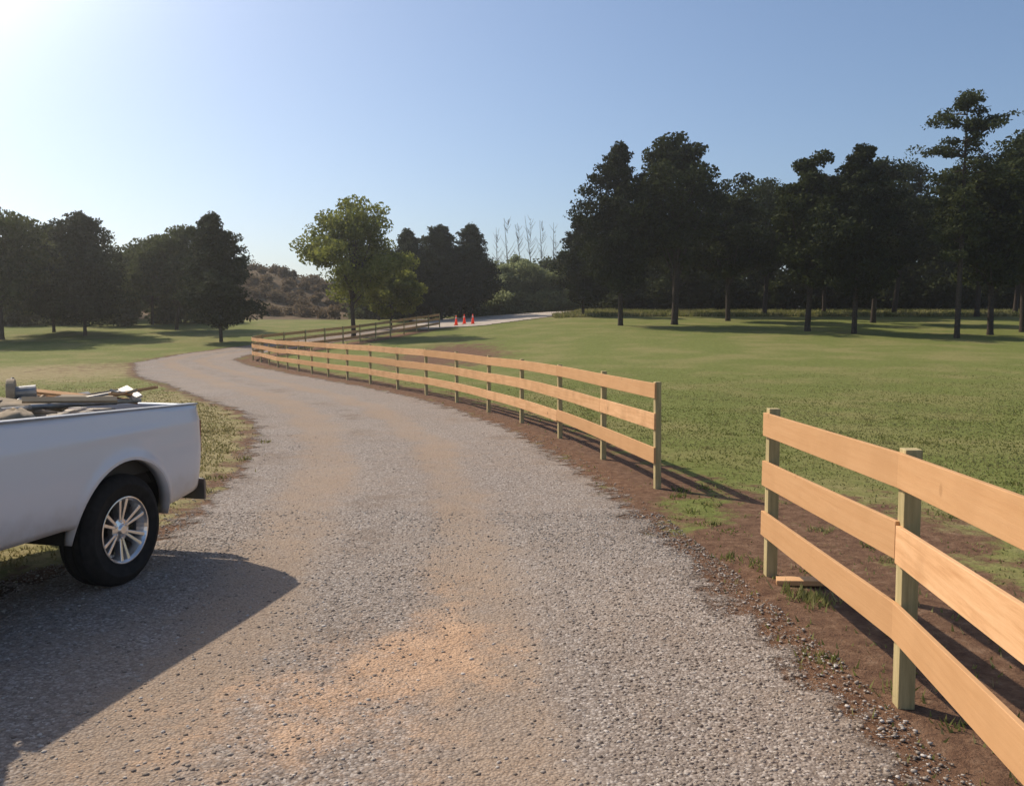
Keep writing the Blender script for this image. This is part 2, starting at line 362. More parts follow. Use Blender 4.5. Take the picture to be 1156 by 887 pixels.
# loose stones
ico=np.array([(0,0,1.)]+[(math.cos(a)*.894,math.sin(a)*.894,.447) for a in np.arange(5)*2*math.pi/5]+[(math.cos(a)*.894,math.sin(a)*.894,-.447) for a in (np.arange(5)+.5)*2*math.pi/5]+[(0,0,-1.)])
icf=np.array([(0,1+i,1+(i+1)%5) for i in range(5)]+[(1+i,6+i,1+(i+1)%5) for i in range(5)]+[(1+(i+1)%5,6+i,6+(i+1)%5) for i in range(5)]+[(11,6+(i+1)%5,6+i) for i in range(5)])
def stones(N,y0,y1,s0,s1,r,mode):
    P=np.c_[r.uniform(-5,2.2,N),y0+(y1-y0)*r.random(N)**1.3]; s=rsdf(P); lat=polydist(P,ROAD[:23],False)
    cl=.5+.5*np.sin(P[:,0]*2.1+P[:,1]*.7)*np.sin(P[:,1]*1.3-P[:,0]*.9)
    ck=np.exp(-((P[:,0]+.5)/.6)**2-((P[:,1]-4.85)/.5)**2)
    tk=np.exp(-((lat-1.75)/.35)**2)+np.exp(-((lat-3.35)/.4)**2)
    keep=(s>-.25)&(r.random(N)<(.25+.45*cl+.4*(s<1.2))*(1-.5*ck)*(1-.6*tk))&(np.abs(P[:,0])<P[:,1]*.66+.8)
    P=P[keep]; n=len(P); S=s0+(s1-s0)*r.random(n)**3
    V=ico[None]*r.uniform(.7,1.25,(n,12,1))*np.stack([S*r.uniform(.8,1.3,n),S*r.uniform(.7,1.1,n),S*r.uniform(.35,.6,n)],1)[:,None,:]
    a=r.uniform(0,6.28,n); c,s_=np.cos(a)[:,None],np.sin(a)[:,None]
    V=np.stack([V[...,0]*c-V[...,1]*s_,V[...,0]*s_+V[...,1]*c,V[...,2]],-1)
    V[...,0]+=P[:,:1]; V[...,1]+=P[:,1:]; V[...,2]+=(gz(P[:,0],P[:,1])+.008+S*.05)[:,None]
    F=(icf[None]+np.arange(n)[:,None,None]*12)
    return V.reshape(-1,3),F.reshape(-1,3)
V1,Fa=stones(85000,2.2,8.5,.004,.0145,rng,0); V2,Fb=stones(8000,7,15,.006,.014,rng,0)
lg=mk('loose_gravel',np.vstack([V1,V2]),np.vstack([Fa,Fb+len(V1)]),M_stone); tag(lg,"loose grey and tan gravel scattered over the drive","gravel",kind="stuff")
# grass blades
def blades(P,h,r,wid=.006):
    n=len(P); a=r.uniform(0,6.28,n); H=h*r.uniform(.5,1.3,n); b=r.uniform(0,6.28,n); ln=H*r.uniform(.1,.9,n)
    W=wid*(1+np.hypot(P[:,0],P[:,1])*.12)
    z=gz(P[:,0],P[:,1])-.005
    V=np.empty((n,3,3))
    V[:,0]=np.c_[P[:,0]-np.cos(a)*W,P[:,1]-np.sin(a)*W,z]; V[:,1]=np.c_[P[:,0]+np.cos(a)*W,P[:,1]+np.sin(a)*W,z]
    V[:,2]=np.c_[P[:,0]+np.cos(b)*ln,P[:,1]+np.sin(b)*ln,z+H]
    return V.reshape(-1,3)
def pnoise(P,s):
    x,y=P[:,0]*s,P[:,1]*s
    return (np.sin(x*1.7+1.3*np.sin(y*1.1))+np.sin(y*2.3+1.7*np.sin(x*.9+2))+np.sin((x+y)*3.1+np.sin(x*2.7)))/3
def field(N,x0,x1,y0,y1,h,dens=1.):
    P=np.c_[rng.uniform(x0,x1,N),y0+(y1-y0)*rng.random(N)**1.6]
    s=sd_like(P); d=dirtval(P)
    fade=1-sstep(y0+(y1-y0)*.25,y1,P[:,1])
    k=(s<-.02+.12*pnoise(P,5))&(rng.random(N)<np.clip(1.05-d*1.75+.35*pnoise(P,1.3)+.3*pnoise(P,4),.02,1)*dens*fade)&(np.abs(P[:,0])<P[:,1]*.68+1.2)
    P=P[k]; return blades(P,h*(1+.25*pnoise(P,.8))*(.4+.6*fade[k]),rng)
VB=[field(330000,1.5,28,2.5,38,.029),field(70000,1.5,3.6,2,11,.042,.8),field(130000,-18,-2.8,5.5,36,.036),field(50000,-8,1.8,10,34,.035)]
def tufts(n,x0,x1,y0,y1,h):
    c=np.c_[rng.uniform(x0,x1,n),rng.uniform(y0,y1,n)]; P=np.repeat(c,40,0)+rng.normal(0,.06,(n*40,2)); P=P[sd_like(P)<.25]; return blades(P,h,rng,.005)
VB+=[tufts(16,1.75,2.5,2.5,10,.05),tufts(30,2.4,9,4,18,.045),tufts(30,-7,-3.2,7.5,16,.06),tufts(4,1.95,2.2,5.6,6.0,.08)]
VB=np.vstack(VB); gr=mk('grass',VB,np.arange(len(VB)).reshape(-1,3),M_blade); tag(gr,"short mown green grass with dry blades","grass",kind="stuff")
# ---------------------------------------------------------------- fences
ZB=[(1.06,1.235),(.69,.88),(.305,.49)]
def build_fence(P,dz,label,curve=True,hw=.044):
    base=P[0]; e=empty('board_fence',(base[0],base[1],gzf(*base)),label,'fence'); e["group"]="new board fences along the drive"
    n=len(P); bz=e.location.z
    T=np.array([P[min(i+1,n-1)]-P[max(i-1,0)] for i in range(n)]); T/=np.linalg.norm(T,axis=1)[:,None]
    N=np.c_[-T[:,1],T[:,0]]
    for i in range(n):
        m=MB(); jz=rng.uniform(-.015,.02)
        m.box(-hw,hw,-hw,hw,-.3,1.265+dz[i]+jz)
        o=m.obj('post',M_post,e,.004); o.location=(P[i][0]-base[0],P[i][1]-base[1],gzf(*P[i])-bz); o.rotation_euler=(rng.normal(0,.006),rng.normal(0,.006),math.atan2(T[i][1],T[i][0]))
    for r,(z0,z1) in enumerate(ZB):
        i=0; 
        first=1 if r==1 else 2
        while i<n-1:
            j=min(n-1,i+(first if i==0 else 2)); 
            seq=[]
            for k in range(i,j):
                a=P[max(k-1,0)];b=P[k];c=P[k+1];d=P[min(k+2,n-1)]
                for t in np.linspace(0,1,6)[(0 if k==i else 1):]:
                    q=.5*((2*b)+(-a+c)*t+(2*a-5*b+4*c-d)*t*t+(-a+3*b-3*c+d)*t**3) if 0<k<n-2 and curve else b*(1-t)+c*t
                    nn=N[k]*(1-t)+N[k+1]*t; nn/=np.linalg.norm(nn)
                    seq.append((q,nn,dz[k]*(1-t)+dz[k+1]*t,gzf(*b)*(1-t)+gzf(*c)*t))
            V=[];F=[];jit=rng.normal(0,.007); j2=rng.normal(0,.007); m=len(seq)
            for s,(q,nn,dd,zz) in enumerate(seq):
                if s==0 and i>0: t_=seq[1][0]-q; q=q+t_/np.linalg.norm(t_)*.003
                if s==0 and i==0: t_=seq[1][0]-q; q=q-t_/np.linalg.norm(t_)*.045
                if s==m-1 and j<n-1: t_=seq[-2][0]-q; q=q+t_/np.linalg.norm(t_)*.003
                if s==m-1 and j==n-1: t_=seq[-2][0]-q; q=q-t_/np.linalg.norm(t_)*.045
                jj=jit+(j2-jit)*s/(m-1)
                a=q+nn*(hw+.0035)-base; b=q+nn*(hw+.0285)-base; lo=z0+dd+zz-bz+jj; hi=z1+dd+zz-bz+jj
                V+=[(*a,lo),(*b,lo),(*b,hi),(*a,hi)]
                if s:
                    o_=4*(s-1)
                    for k in range(4):
                        l=(k+1)%4; F.append((o_+k,o_+l,o_+4+l,o_+4+k))
            F+= [(3,2,1,0),(4*m-4,4*m-3,4*m-2,4*m-1)]
            mb=MB(); mb.add(V,F); mb.obj('rail',M_board,e,.003)
            i=j
    return e
build_fence(F1,[.2,.17,.13,.04,0],"new three-board pine fence section on treated posts by a dirt strip",False,.041)
build_fence(F2,[0]*len(F2),"long curving three-board pine fence following the gravel drive",True,.036)
# ---------------------------------------------------------------- foliage generators
def tn(r,shape):
    q=r.normal(size=shape); l=np.linalg.norm(q,axis=-1,keepdims=True); return q*np.minimum(1,2.0/np.maximum(l,1e-6))
def leafquads(C,S,r,flat=0.):
    n=len(C); u=r.normal(size=(n,3)); u/=np.linalg.norm(u,axis=1)[:,None]; w=r.normal(size=(n,3)); w[:,2]*=1-flat; v=np.cross(u,w); v/=np.linalg.norm(v,axis=1)[:,None]+1e-9
    S=S[:,None]; V=np.stack([C-u*S,C+v*S*.55,C+u*S,C-v*S*.55],1).reshape(-1,3)
    return V,np.arange(4*n).reshape(-1,4)
def joinVF(L):
    V=[];F=[];n=0
    for v,f in L: V.append(v);F.append(f+n);n+=len(v)
    return np.vstack(V),np.vstack(F)
def unit(r,n): 
    d=r.normal(size=(n,3)); return d/np.linalg.norm(d,axis=1)[:,None]
def gen_decid(H,R,r,base=.22,dens=1.,ls=.2,open_=.0,top=.2,lb=1.):
    cz=H*(base+1)/2; az=H*(1-base)/2; n=int(80*(1-open_*.25))
    d=unit(r,n); rr=r.uniform(.3,1.0,n)**.7
    p1,p2=r.uniform(0,6,2)
    lob=1+lb*(.25*np.sin(2*np.arctan2(d[:,1],d[:,0])+p1)+.22*np.sin(4.1*d[:,2]+p2))
    lob=lob*(1-top*np.clip(d[:,2],0,1))*r.uniform(.8,1.1,n)
    c=np.c_[d[:,0]*R*rr*lob,d[:,1]*R*rr*lob,cz+d[:,2]*az*.92*rr*r.uniform(.85,1.0,n)]
    cr=r.uniform(.13,.28,n)*R
    P=[];S=[]
    for i in range(n):
        m=int(230*dens*(cr[i]/(.2*R))**1.5); q=tn(r,(m,3))*.5*cr[i]*np.array([1.15,1.15,.75]); P.append(c[i]+q); S.append(r.uniform(.5,1.25,m)*ls)
    m=int(1500*dens); q=tn(r,(m,3))*.36*np.array([R,R,az*.9]); P.append(q+[0,0,cz-az*.08]); S.append(r.uniform(.6,1.3,m)*ls)
    P=np.vstack(P); S=np.hstack(S); k=P[:,2]>H*base*.7; P,S=P[k],S[k]
    crown=leafquads(P,S,r)
    tr=[]; top=np.array([r.normal(0,.3),r.normal(0,.3),H*.8]); tp=[np.array([0,0,-.3]),np.array([0.,0,.3]),np.array([r.normal(0,.15),r.normal(0,.1),H*.3]),np.array([top[0]*.6,top[1]*.6,H*.55]),top]
    b=.015*H
    tr.append(tube(tp,[b*1.5,b*1.1,b*.85,b*.5,b*.12],8))
    for i in r.choice(n,30,replace=False):
        z0=r.uniform(.22,.55)*H; s=np.array([0,0,z0]); e_=c[i]; 
        if e_[2]<z0*.9: s[2]=max(e_[2]*.7,H*.15)
        mid=(s+e_)/2+[0,0,-.25]; tr.append(tube([s,mid,e_],[b*.38,b*.25,b*.06],5))
    return crown,joinVF(tr)
def gen_cedar(H,R,r,base=.2,dens=1.,ls=.17):
    n=125; P=[];S=[];tr=[]
    b=.014*H
    lean=r.normal(0,.25)
    tr.append(tube([[0,0,-.3],[0,0,.3],[lean*.4,0,H*.5],[lean,0,H*.97]],[b*1.3,b,b*.6,b*.08],8))
    t=np.linspace(0,1,n)**.9
    ph=r.uniform(0,6.28); 
    for i in range(n):
        az=r.uniform(0,6.28); tt=t[i]
        prof=min(1,(tt+.10)/.3)**.6*(1-tt)**.55*1.1
        L=R*prof*r.uniform(.55,1.15)*(1+.22*math.sin(az*2+ph+tt*7)); L=max(L,.2)
        z=H*(base+(1-base)*tt*.95)+r.normal(0,.1); d=np.array([math.cos(az),math.sin(az),r.uniform(-.05,.5)])
        m=int((42+78*L)*dens); s=r.random(m)**.75
        sp=.12+.26*(1-s)+.06*L
        q=np.array([lean*tt,0,z])+d*(L*s)[:,None]+tn(r,(m,3))*sp[:,None]*np.array([.9,.9,.65]); P.append(q); S.append(r.uniform(.5,1.25,m)*ls)
        if i%4==0: tr.append(tube([[lean*tt,0,z],np.array([lean*tt,0,z])+d*L*.9],[b*.25,b*.05],4))
    P=np.vstack(P); S=np.hstack(S); k=P[:,2]>H*base*.7; P,S=P[k],S[k]
    return leafquads(P,S,r),joinVF(tr)
def gen_pine(H,R,r,ls=.12):
    P=[];S=[];tr=[]; b=.012*H
    sx=.1
    tr.append(tube([[0,0,-.3],[0,0,.4],[sx*.5,0,H*.4],[sx,.1,H*.75],[sx*.6,0,H*.98]],[b*1.3,b,b*.8,b*.5,b*.12],8))
    for i in range(70):
        tt=r.uniform(.2,1)**.75; az=r.uniform(0,6.28); z=H*tt
        prof=.45+.75*math.sin(math.pi*min(1,max(0,(tt-.55)/.45))**.8) if tt>.55 else .5
        L=R*prof*r.uniform(.45,1.1)
        s=np.array([sx*tt,0,z]); e_=s+np.array([math.cos(az)*L,math.sin(az)*L,L*r.uniform(.0,.35)])
        tr.append(tube([s,(s+e_)/2+[0,0,.05],e_],[b*.3,b*.18,b*.06],4))
        for k in range(3 if L>1 else 2):
            c=s+(e_-s)*r.uniform(.3,1.05)+r.normal(0,.1,3); m=int(r.uniform(40,80)); rr=r.uniform(.22,.42)
            P.append(c+tn(r,(m,3))*rr*np.array([.85,.85,.4])); S.append(r.uniform(.5,1.2,m)*ls)
    return leafquads(np.vstack(P),np.hstack(S),r),joinVF(tr)
TREES=[ # kind,x,y,H,R,mat,label
('cedar',8.35,65,14.0,4.0,L_cedar,'tall dark cedar tree at the edge of the mown field'),
('decid',12.7,66,16.0,4.6,L_dark,'large broad dark oak tree behind the field'),
('decid',18.4,72,12.8,4.0,L_dark,'rounded dark broadleaf tree in the tree row'),
('decid',20.3,58,12.4,3.1,L_dark,'rounded dark broadleaf tree standing in the field'),
('cedar',22.5,55.5,12.4,3.5,L_cedar,'dark pointed cedar tree with a bare lower trunk'),
('decid',29.5,69,13.4,4.2,L_dark,'dark broadleaf tree in the tree row'),
('pine',26.9,51,14.3,2.2,L_pine,'tall thin pine tree with sparse open top'),
('decid',30.6,54,12.2,4.0,L_dark,'wide dark broadleaf tree in the tree row'),
('decid',34.5,57,13.6,4.6,L_dark,'big dark broadleaf tree at the row end'),
('decid',40,60,13.5,4.2,L_dark,'big dark broadleaf tree at the row end'),
('decid',16.2,84,12.6,4.4,L_dark,'dark broadleaf tree in the second row'),
('decid',24.5,82,14.0,4.6,L_dark,'dark broadleaf tree in the second row'),
('cedar',31,84,14.0,4.4,L_cedar,'dark cedar tree in the second row'),
('decid',37.5,83,15.6,5.2,L_dark,'dark broadleaf tree in the second row'),
('decid',44,80,15.6,5.2,L_dark,'dark broadleaf tree in the second row'),
('decid',50,84,15.6,5.2,L_dark,'dark broadleaf tree in the second row'),
('cedar',6.9,82,9.8,3.2,L_cedar,'smaller dark cedar tree behind the field'),
('yellow',-12.2,65,11.2,3.9,L_yellow,'yellow-green broadleaf tree standing behind the fence'),
('yellow',-10.6,74,6.2,2.5,L_yellow,'small yellowing broadleaf tree near the road bend'),
('cedar',-10.6,88,9.6,3.4,L_farcedar,'dark cedar tree behind the road bend'),
('cedar',-7.5,90,10.2,3.2,L_farcedar,'dark pointed cedar tree behind the road bend'),
('cedar',-4.3,91,10.0,3.4,L_farcedar,'dark pointed cedar tree behind the road bend'),
('decid',-9.3,97,9.4,3.6,L_farcedar,'dark green broadleaf tree behind the cedars'),
('decid',-6.0,98,9.4,3.4,L_farcedar,'dark green broadleaf tree behind the cedars'),
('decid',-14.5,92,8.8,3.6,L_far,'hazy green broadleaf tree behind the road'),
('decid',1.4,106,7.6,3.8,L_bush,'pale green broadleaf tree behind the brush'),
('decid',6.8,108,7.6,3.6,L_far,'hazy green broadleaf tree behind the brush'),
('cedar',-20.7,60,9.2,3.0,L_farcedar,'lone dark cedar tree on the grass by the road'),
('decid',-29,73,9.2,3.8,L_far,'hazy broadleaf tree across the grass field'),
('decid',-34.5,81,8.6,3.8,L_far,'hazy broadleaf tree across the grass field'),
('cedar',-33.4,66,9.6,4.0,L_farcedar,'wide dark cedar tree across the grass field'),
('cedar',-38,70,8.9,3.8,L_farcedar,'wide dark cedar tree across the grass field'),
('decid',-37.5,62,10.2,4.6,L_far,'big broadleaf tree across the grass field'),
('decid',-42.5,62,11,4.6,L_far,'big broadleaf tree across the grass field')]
for i,(k,x,y,H,R,mat,lab) in enumerate(TREES):
    r=np.random.default_rng(100+i)
    nm={'cedar':'cedar_tree','decid':'broadleaf_tree','pine':'pine_tree','yellow':'broadleaf_tree'}[k]
    e=empty(nm,(x,y,gzf(x,y)),lab,'tree',{'cedar':'cedar trees around the field','pine':'pine tree'}.get(k,'broadleaf trees around the field'))
    if k=='cedar': c,t=gen_cedar(H,R,r,base=.2 if H>12 else .13,dens=1.2,ls=.14)
    elif k=='pine': c,t=gen_pine(H,R,r)
    elif k=='yellow': c,t=gen_decid(H,R,r,base=.16,dens=1.05,ls=.14,top=.45,lb=.6)
    else: c,t=gen_decid(H,R,r,base=.2,dens=1.15,ls=.165)
    mk('trunk',t[0],t[1],M_bark,True,e); mk('crown',c[0],c[1],mat,False,e)
# bare trees
M_gbark=simple('grey_bark',(.16,.14,.12),.95,.1)
for i,(x,y,H) in enumerate([(-.6,108,12.2),(2.3,110,12.5),(3.9,112,12.0),(-1.9,112,11.5),(5.4,108,11.3),(.8,111,11.6)]):
    r=np.random.default_rng(300+i); e=empty('bare_tree',(x,y,gzf(x,y)),'thin leafless tree sticking up above the brush','tree','leafless trees above the brush')
    L=[tube([[0,0,-.3],[.1+r.normal(0,.2),0,H*.5],[r.normal(0,.4),0,H]],[.10,.06,.015],6)]
    for k in range(40):
        z=r.uniform(.35,.97)*H; a=r.uniform(0,6.28); l=r.uniform(.5,2.0)*(1.25-z/H); s=np.array([.05,0,z]); L.append(tube([s,s+[math.cos(a)*l*.6,math.sin(a)*l*.6,l*.7],s+[math.cos(a)*l,math.sin(a)*l,l*1.4]],[.025,.018,.01],4))
    v,f=joinVF(L); mk('trunk',v,f,M_gbark,True,e)
# woodland masses
def wood(name,centers,mat,lab,ls,per):
    r=np.random.default_rng(len(centers)); P=[];S=[]
    for (x,y,H,R) in centers:
        z0=gzf(x,y); n=9
        for k in range(n):
            t=r.random(); rr=R*(.35+.65*math.sqrt(max(0,1-t))); a=r.uniform(0,6.28); q=r.random()
            c=np.array([x+math.cos(a)*rr*q*.7,y+math.sin(a)*rr*q*.7,z0+H*(.08+.82*t)]); cr=R*r.uniform(.3,.5)
            P.append(c+tn(r,(per,3))*.58*cr*np.array([1.15,1.15,.9])); S.append(r.uniform(.5,1.3,per)*ls)
    v,f=leafquads(np.vstack(P),np.hstack(S),r); o=mk(name,v,f,mat); tag(o,lab,'woods',kind='stuff'); return o
r=np.random.default_rng(5)
cs=[(x,r.uniform(95,106),r.uniform(8,11.5)+max(0,(x-30))*.03,r.uniform(2.8,4.2)) for x in np.arange(9,80,1.4)]
cs+=[(x,r.uniform(106,116),r.uniform(10,13),r.uniform(3,4)) for x in np.arange(12,100,2.6)]
cs+=[(x,r.uniform(92,97),r.uniform(2.5,4.5),r.uniform(1.8,2.6)) for x in np.arange(11,72,1.1)]
wood('dark_woods',cs,L_dark,'dark woodland mass behind the row of trees',.28,180)
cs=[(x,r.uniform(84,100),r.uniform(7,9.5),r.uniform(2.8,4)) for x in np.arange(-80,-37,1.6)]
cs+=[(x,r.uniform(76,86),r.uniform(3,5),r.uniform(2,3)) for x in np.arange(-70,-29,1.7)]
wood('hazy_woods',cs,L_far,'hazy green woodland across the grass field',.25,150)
cs=[(x,r.uniform(105,110),r.uniform(3.2,4.6),r.uniform(1.8,2.6)) for x in np.arange(-6,14,.7)]
cs+=[(x,r.uniform(102,104),r.uniform(2.0,3.0),r.uniform(1.2,1.8)) for x in np.arange(-5,13,.6)]
wood('roadside_brush',cs,L_bush,'pale green brush and tall weeds beyond the pavement',.2,120)
cs=[(x,r.uniform(114,125),r.uniform(6,8.5),r.uniform(2.5,3.6)) for x in np.arange(-22,16,1.4)]
cs+=[(x,r.uniform(99,104),r.uniform(4,7),r.uniform(2,3)) for x in np.arange(-19,-5,1.2)]
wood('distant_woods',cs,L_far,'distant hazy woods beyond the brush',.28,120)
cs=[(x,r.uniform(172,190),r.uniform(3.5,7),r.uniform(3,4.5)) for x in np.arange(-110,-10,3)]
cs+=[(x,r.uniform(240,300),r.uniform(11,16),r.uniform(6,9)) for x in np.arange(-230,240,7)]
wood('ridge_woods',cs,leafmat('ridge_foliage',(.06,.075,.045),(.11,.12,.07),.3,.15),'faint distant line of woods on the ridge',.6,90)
cs=[(r.uniform(-54,-20),r.uniform(95,140),r.uniform(.4,1.2),r.uniform(.8,1.8)) for _ in range(180)]
wood('hillside_brush',cs,L_brown,'brown dry brush covering the hillside',.2,45)
P=np.c_[rng.uniform(4,62,26000),rng.uniform(80,93,26000)]; P=P[~inside(P,PAD)]
vb=blades(P,.4,rng,.008); tw=mk('tall_grass',vb,np.arange(len(vb)).reshape(-1,3),M_blade); tag(tw,'unmown tall grass beyond the tree row','grass',kind='stuff')
# ---------------------------------------------------------------- cones
g=NM('orange_plastic'); g.color((.95,.13,.04)); g.rough(.5,.3)
t=g.n('ShaderNodeBsdfTranslucent'); t.inputs[0].default_value=(1,.15,.05,1); mx=g.n('ShaderNodeMixShader'); mx.inputs[0].default_value=.5
g.l(g.b.outputs[0],mx.inputs[1]); g.l(t.outputs[0],mx.inputs[2]); g.l(mx.outputs[0],g.out.inputs[0]); M_cone=g.m
M_white=simple('white_band',(.8,.8,.8),.5); M_blackp=simple('black_plastic',(.02,.02,.02),.6)
for (x,y) in [(-5.0,75.6),(-4.35,77),(-3.55,76.4)]:
    e=empty('traffic_cone',(x,y,gzf(x,y)+.05),'orange traffic cone standing on the pale pavement','traffic cone','traffic cones on the pavement'); e.scale=(.92,.92,.92)
    m=MB(); m.lathe([(.001,.95),(.035,.95),(.165,.05)],20,'z'); m.obj('cone_body',M_cone,e,smooth=True)
    m=MB(); m.lathe([(.073,.76),(.088,.67)],20,'z'); m.obj('reflective_band',M_white,e)
    m=MB(); m.box(-.2,.2,-.2,.2,0,.05); m.obj('base',M_cone,e,.01)
m=MB(); m.box(-.17,.17,-.06,.06,0,.038); o=m.obj('wood_scrap',M_board,None,.003); o.location=(2.12,6.05,gzf(2.06,6.08)+.01); o.rotation_euler=(0,rad(-4),rad(-15)); tag(o,'short offcut of pine board on the dirt by the post','wood')
# ---------------------------------------------------------------- pickup truck
g=NM('white_car_paint'); P=g.obj(); n=g.noise(P,3,4)
sep=g.n('ShaderNodeSeparateXYZ'); g.l(P,sep.inputs[0])
dz_=g.math('ADD',g.mr(sep.outputs[2],.95,.5,0,1),g.math('MULTIPLY',g.math('SUBTRACT',g.noise(P,7,6,.7),.5),.8))
g.color(g.mix(g.mr(dz_,.35,1.2,0,.6),(.72,.72,.74),(.44,.36,.28))); g.rough(.3,.5); g.b.inputs['Coat Weight'].default_value=.5; M_paint=g.m
M_rubber=simple('tyre_rubber',(.022,.021,.02),.85,.2,var=.25,scale=20)
M_chrome=simple('polished_alloy',(.78,.75,.72),.22,.5,.9,var=.15,scale=9)
M_glass=simple('dark_glass',(.02,.025,.03),.06,.6); M_red=simple('red_lens',(.16,.016,.012),.3); M_lens=simple('clear_lens',(.6,.62,.65),.12)
M_under=simple('underbody_black',(.02,.018,.016),.9)
ang=math.atan2(-.970,-.242)
truck=empty('pickup_truck',(-3.53,7.32,gzf(-3.0,6.5)),'white pickup truck with tools in its open bed parked on gravel','pickup truck')
truck.rotation_euler=(0,0,ang)
TM=Matrix.Translation(truck.location)@Matrix.Rotation(ang,4,'Z')
DX=.62
def yprof(z,x,xa,za,ra):
    y=1.0-.045*((z-.92)/.38)**2
    y+=.010*math.exp(-((z-1.12)/.03)**2)
    d=math.hypot(x-xa,z-za); y+=.022*math.exp(-(max(0,d-ra)/.05)**2)
    return y
def side(m,xs,zb,zt,xa,za,ra,sgn,rows=18,endr=None,endf=None):
    V=[];F=[]
    for x in xs:
        b=zb(x); dx=abs(x-xa)
        if dx<ra: b=max(b,za+math.sqrt(max(0,ra*ra-dx*dx)))
        t=zt(x)
        for k in range(rows+1):
            z=b+(t-b)*k/rows; y=yprof(z,x,xa,za,ra)
            if endr and x<endr: y-=.10*((endr-x)/endr)**2
            if endf and x>endf[0]: y-=endf[1]*((x-endf[0])/(endf[2]-endf[0]))**2
            V.append((x,sgn*y,z))
        V.append((x,sgn*(y-.09),t+.0)); 
    R=rows+2
    for i in range(len(xs)-1):
        for k in range(R-1):
            F.append((i*R+k,i*R+k+1,(i+1)*R+k+1,(i+1)*R+k))
    m.add(V,F)
    L=[];n=28
    for i in range(n+1):
        a=math.pi*i/n; x=xa+ra*math.cos(a); z=za+ra*math.sin(a)
        L+= [(x,sgn*(yprof(z,x,xa,za,ra)),z),(x,sgn*(yprof(z,x,xa,za,ra)-.10),z)]
    m.add(L,[(2*i,2*i+1,2*i+3,2*i+2) for i in range(n)])
RA=.515; XA=1.02; XF=4.74
def xsamp(x0,x1,xa,ra):
    s=set(np.round(np.linspace(x0,x1,22),4))|{round(xa+ra*math.cos(a),4) for a in np.linspace(0,math.pi,33)}|{x0+.02,x0+.05,x0+.09,x0+.13,x0+.18}
    return sorted(x for x in s if x0<=x<=x1)
BL=2.02+DX
ztb=lambda x:1.25+.03*x-.02*max(0,(.15-x)/.15)**2
bed=empty('bed',(0,0,0),parent=truck)
for s in (1,-1):
    m=MB(); side(m,xsamp(0,BL,XA,RA),lambda x:(.50+.08*max(0,(.4-x)/.4)) if x<XA else .54,ztb,XA,.42,RA,s,endr=.2)
    o=m.obj('bed_side',M_paint,bed,smooth=True); sm=o.modifiers.new('Solid','SOLIDIFY'); sm.thickness=.006
    y0,y1=sorted((s*.875,s*.965)); m=MB(); x1=BL-.01
    m.add([(.1,y0,ztb(.1)+.002),(x1,y0,ztb(x1)+.002),(x1,y1,ztb(x1)+.002),(.1,y1,ztb(.1)+.002),(.1,y0,ztb(.1)+.016),(x1,y0,ztb(x1)+.016),(x1,y1,ztb(x1)+.016),(.1,y1,ztb(.1)+.016)],[(0,3,2,1),(4,5,6,7),(0,1,5,4),(1,2,6,5),(2,3,7,6),(3,0,4,7)])
    m.obj('rail_cap',simple('grey_plastic',(.3,.3,.31),.5),bed,.006)
m=MB(); m.box(.05,BL-.02,-.86,.86,.78,.82); m.box(BL-.07,BL-.02,-.86,.86,.82,1.29)
for s in (1,-1):
    y0,y1=sorted((s*.87,s*.885)); m.box(.06,BL-.03,y0,y1,.78,1.24)
    y0,y1=sorted((s*.6,s*.86)); m.box(.65,1.5,y0,y1,.83,1.05)
m.obj('bed_liner',M_blackp,bed,.01)
m=MB(); m.box(-.015,.04,-.86,.86,.64,1.25); tg=m.obj('tailgate',M_paint,truck,.02,True); m=MB(); m.box(-.03,-.016,-.12,.12,1.12,1.19); m.obj('handle',M_blackp,tg,.005)
m=MB(); 
prof=[(-.065,.43),(-.07,.58),(-.05,.61),(-.005,.61),(-.005,.43)]
V=[];F=[]
ysl=[-.93,-.85,-.5,0,.5,.85,.93]
for yy in ysl:
    for (a,b) in prof: V.append((a+(.04 if abs(yy)>.92 and a<-.04 else 0),yy,b))
for i in range(len(ysl)-1):
    for k in range(5):
        l=(k+1)%5; F.append((i*5+k,i*5+l,(i+1)*5+l,(i+1)*5+k))
F+=[(0,1,2,3,4),tuple(range(len(V)-5,len(V)))]
m.add(V,F); m.obj('rear_bumper',simple('dark_chrome',(.22,.19,.17),.4,.5,.4),truck,.012,True)
for s in (1,-1):
    y0,y1=sorted((s*.862,s*.915)); m=MB(); m.box(-.012,.05,y0,y1,.84,1.12); m.obj('taillight',M_red,truck,.015,True)
C0=[]
m=MB()
for s in (1,-1): side(m,xsamp(2.06,5.72,XF,RA),lambda x:.50,lambda x:1.33 if x<4.3 else 1.33-.09*(x-4.3),XF,.42,RA,s,endf=(5.2,.16,5.72))
def loft(m,rings):
    n=len(rings[0]); V=[p for r_ in rings for p in r_]; F=[]
    for i in range(len(rings)-1):
        for k in range(n): l=(k+1)%n; F.append((i*n+k,i*n+l,(i+1)*n+l,(i+1)*n+k))
    F.append(tuple(range(len(V)-n,len(V)))); m.add(V,F)
rr=lambda x0,x1,y,z:[(x0,-y,z),(x1,-y*.96,z),(x1,y*.96,z),(x0,y,z)]
loft(m,[rr(2.06,4.5,.90,1.32),rr(2.25,3.85,.74,1.86),rr(2.4,3.65,.62,1.91)])
m.box(2.06,2.1,-.9,.9,.6,1.33); m.box(5.66,5.72,-.8,.8,.6,1.15)
C0.append(m.obj('cab',M_paint,truck,.02,True))
m=MB(); loft(m,[[(4.3,-.91,1.30),(5.7,-.78,1.18),(5.7,.78,1.18),(4.3,.91,1.30)],[(4.3,-.8,1.36),(5.62,-.68,1.235),(5.62,.68,1.235),(4.3,.8,1.36)]]); C0.append(m.obj('hood',M_paint,truck,.02,True))
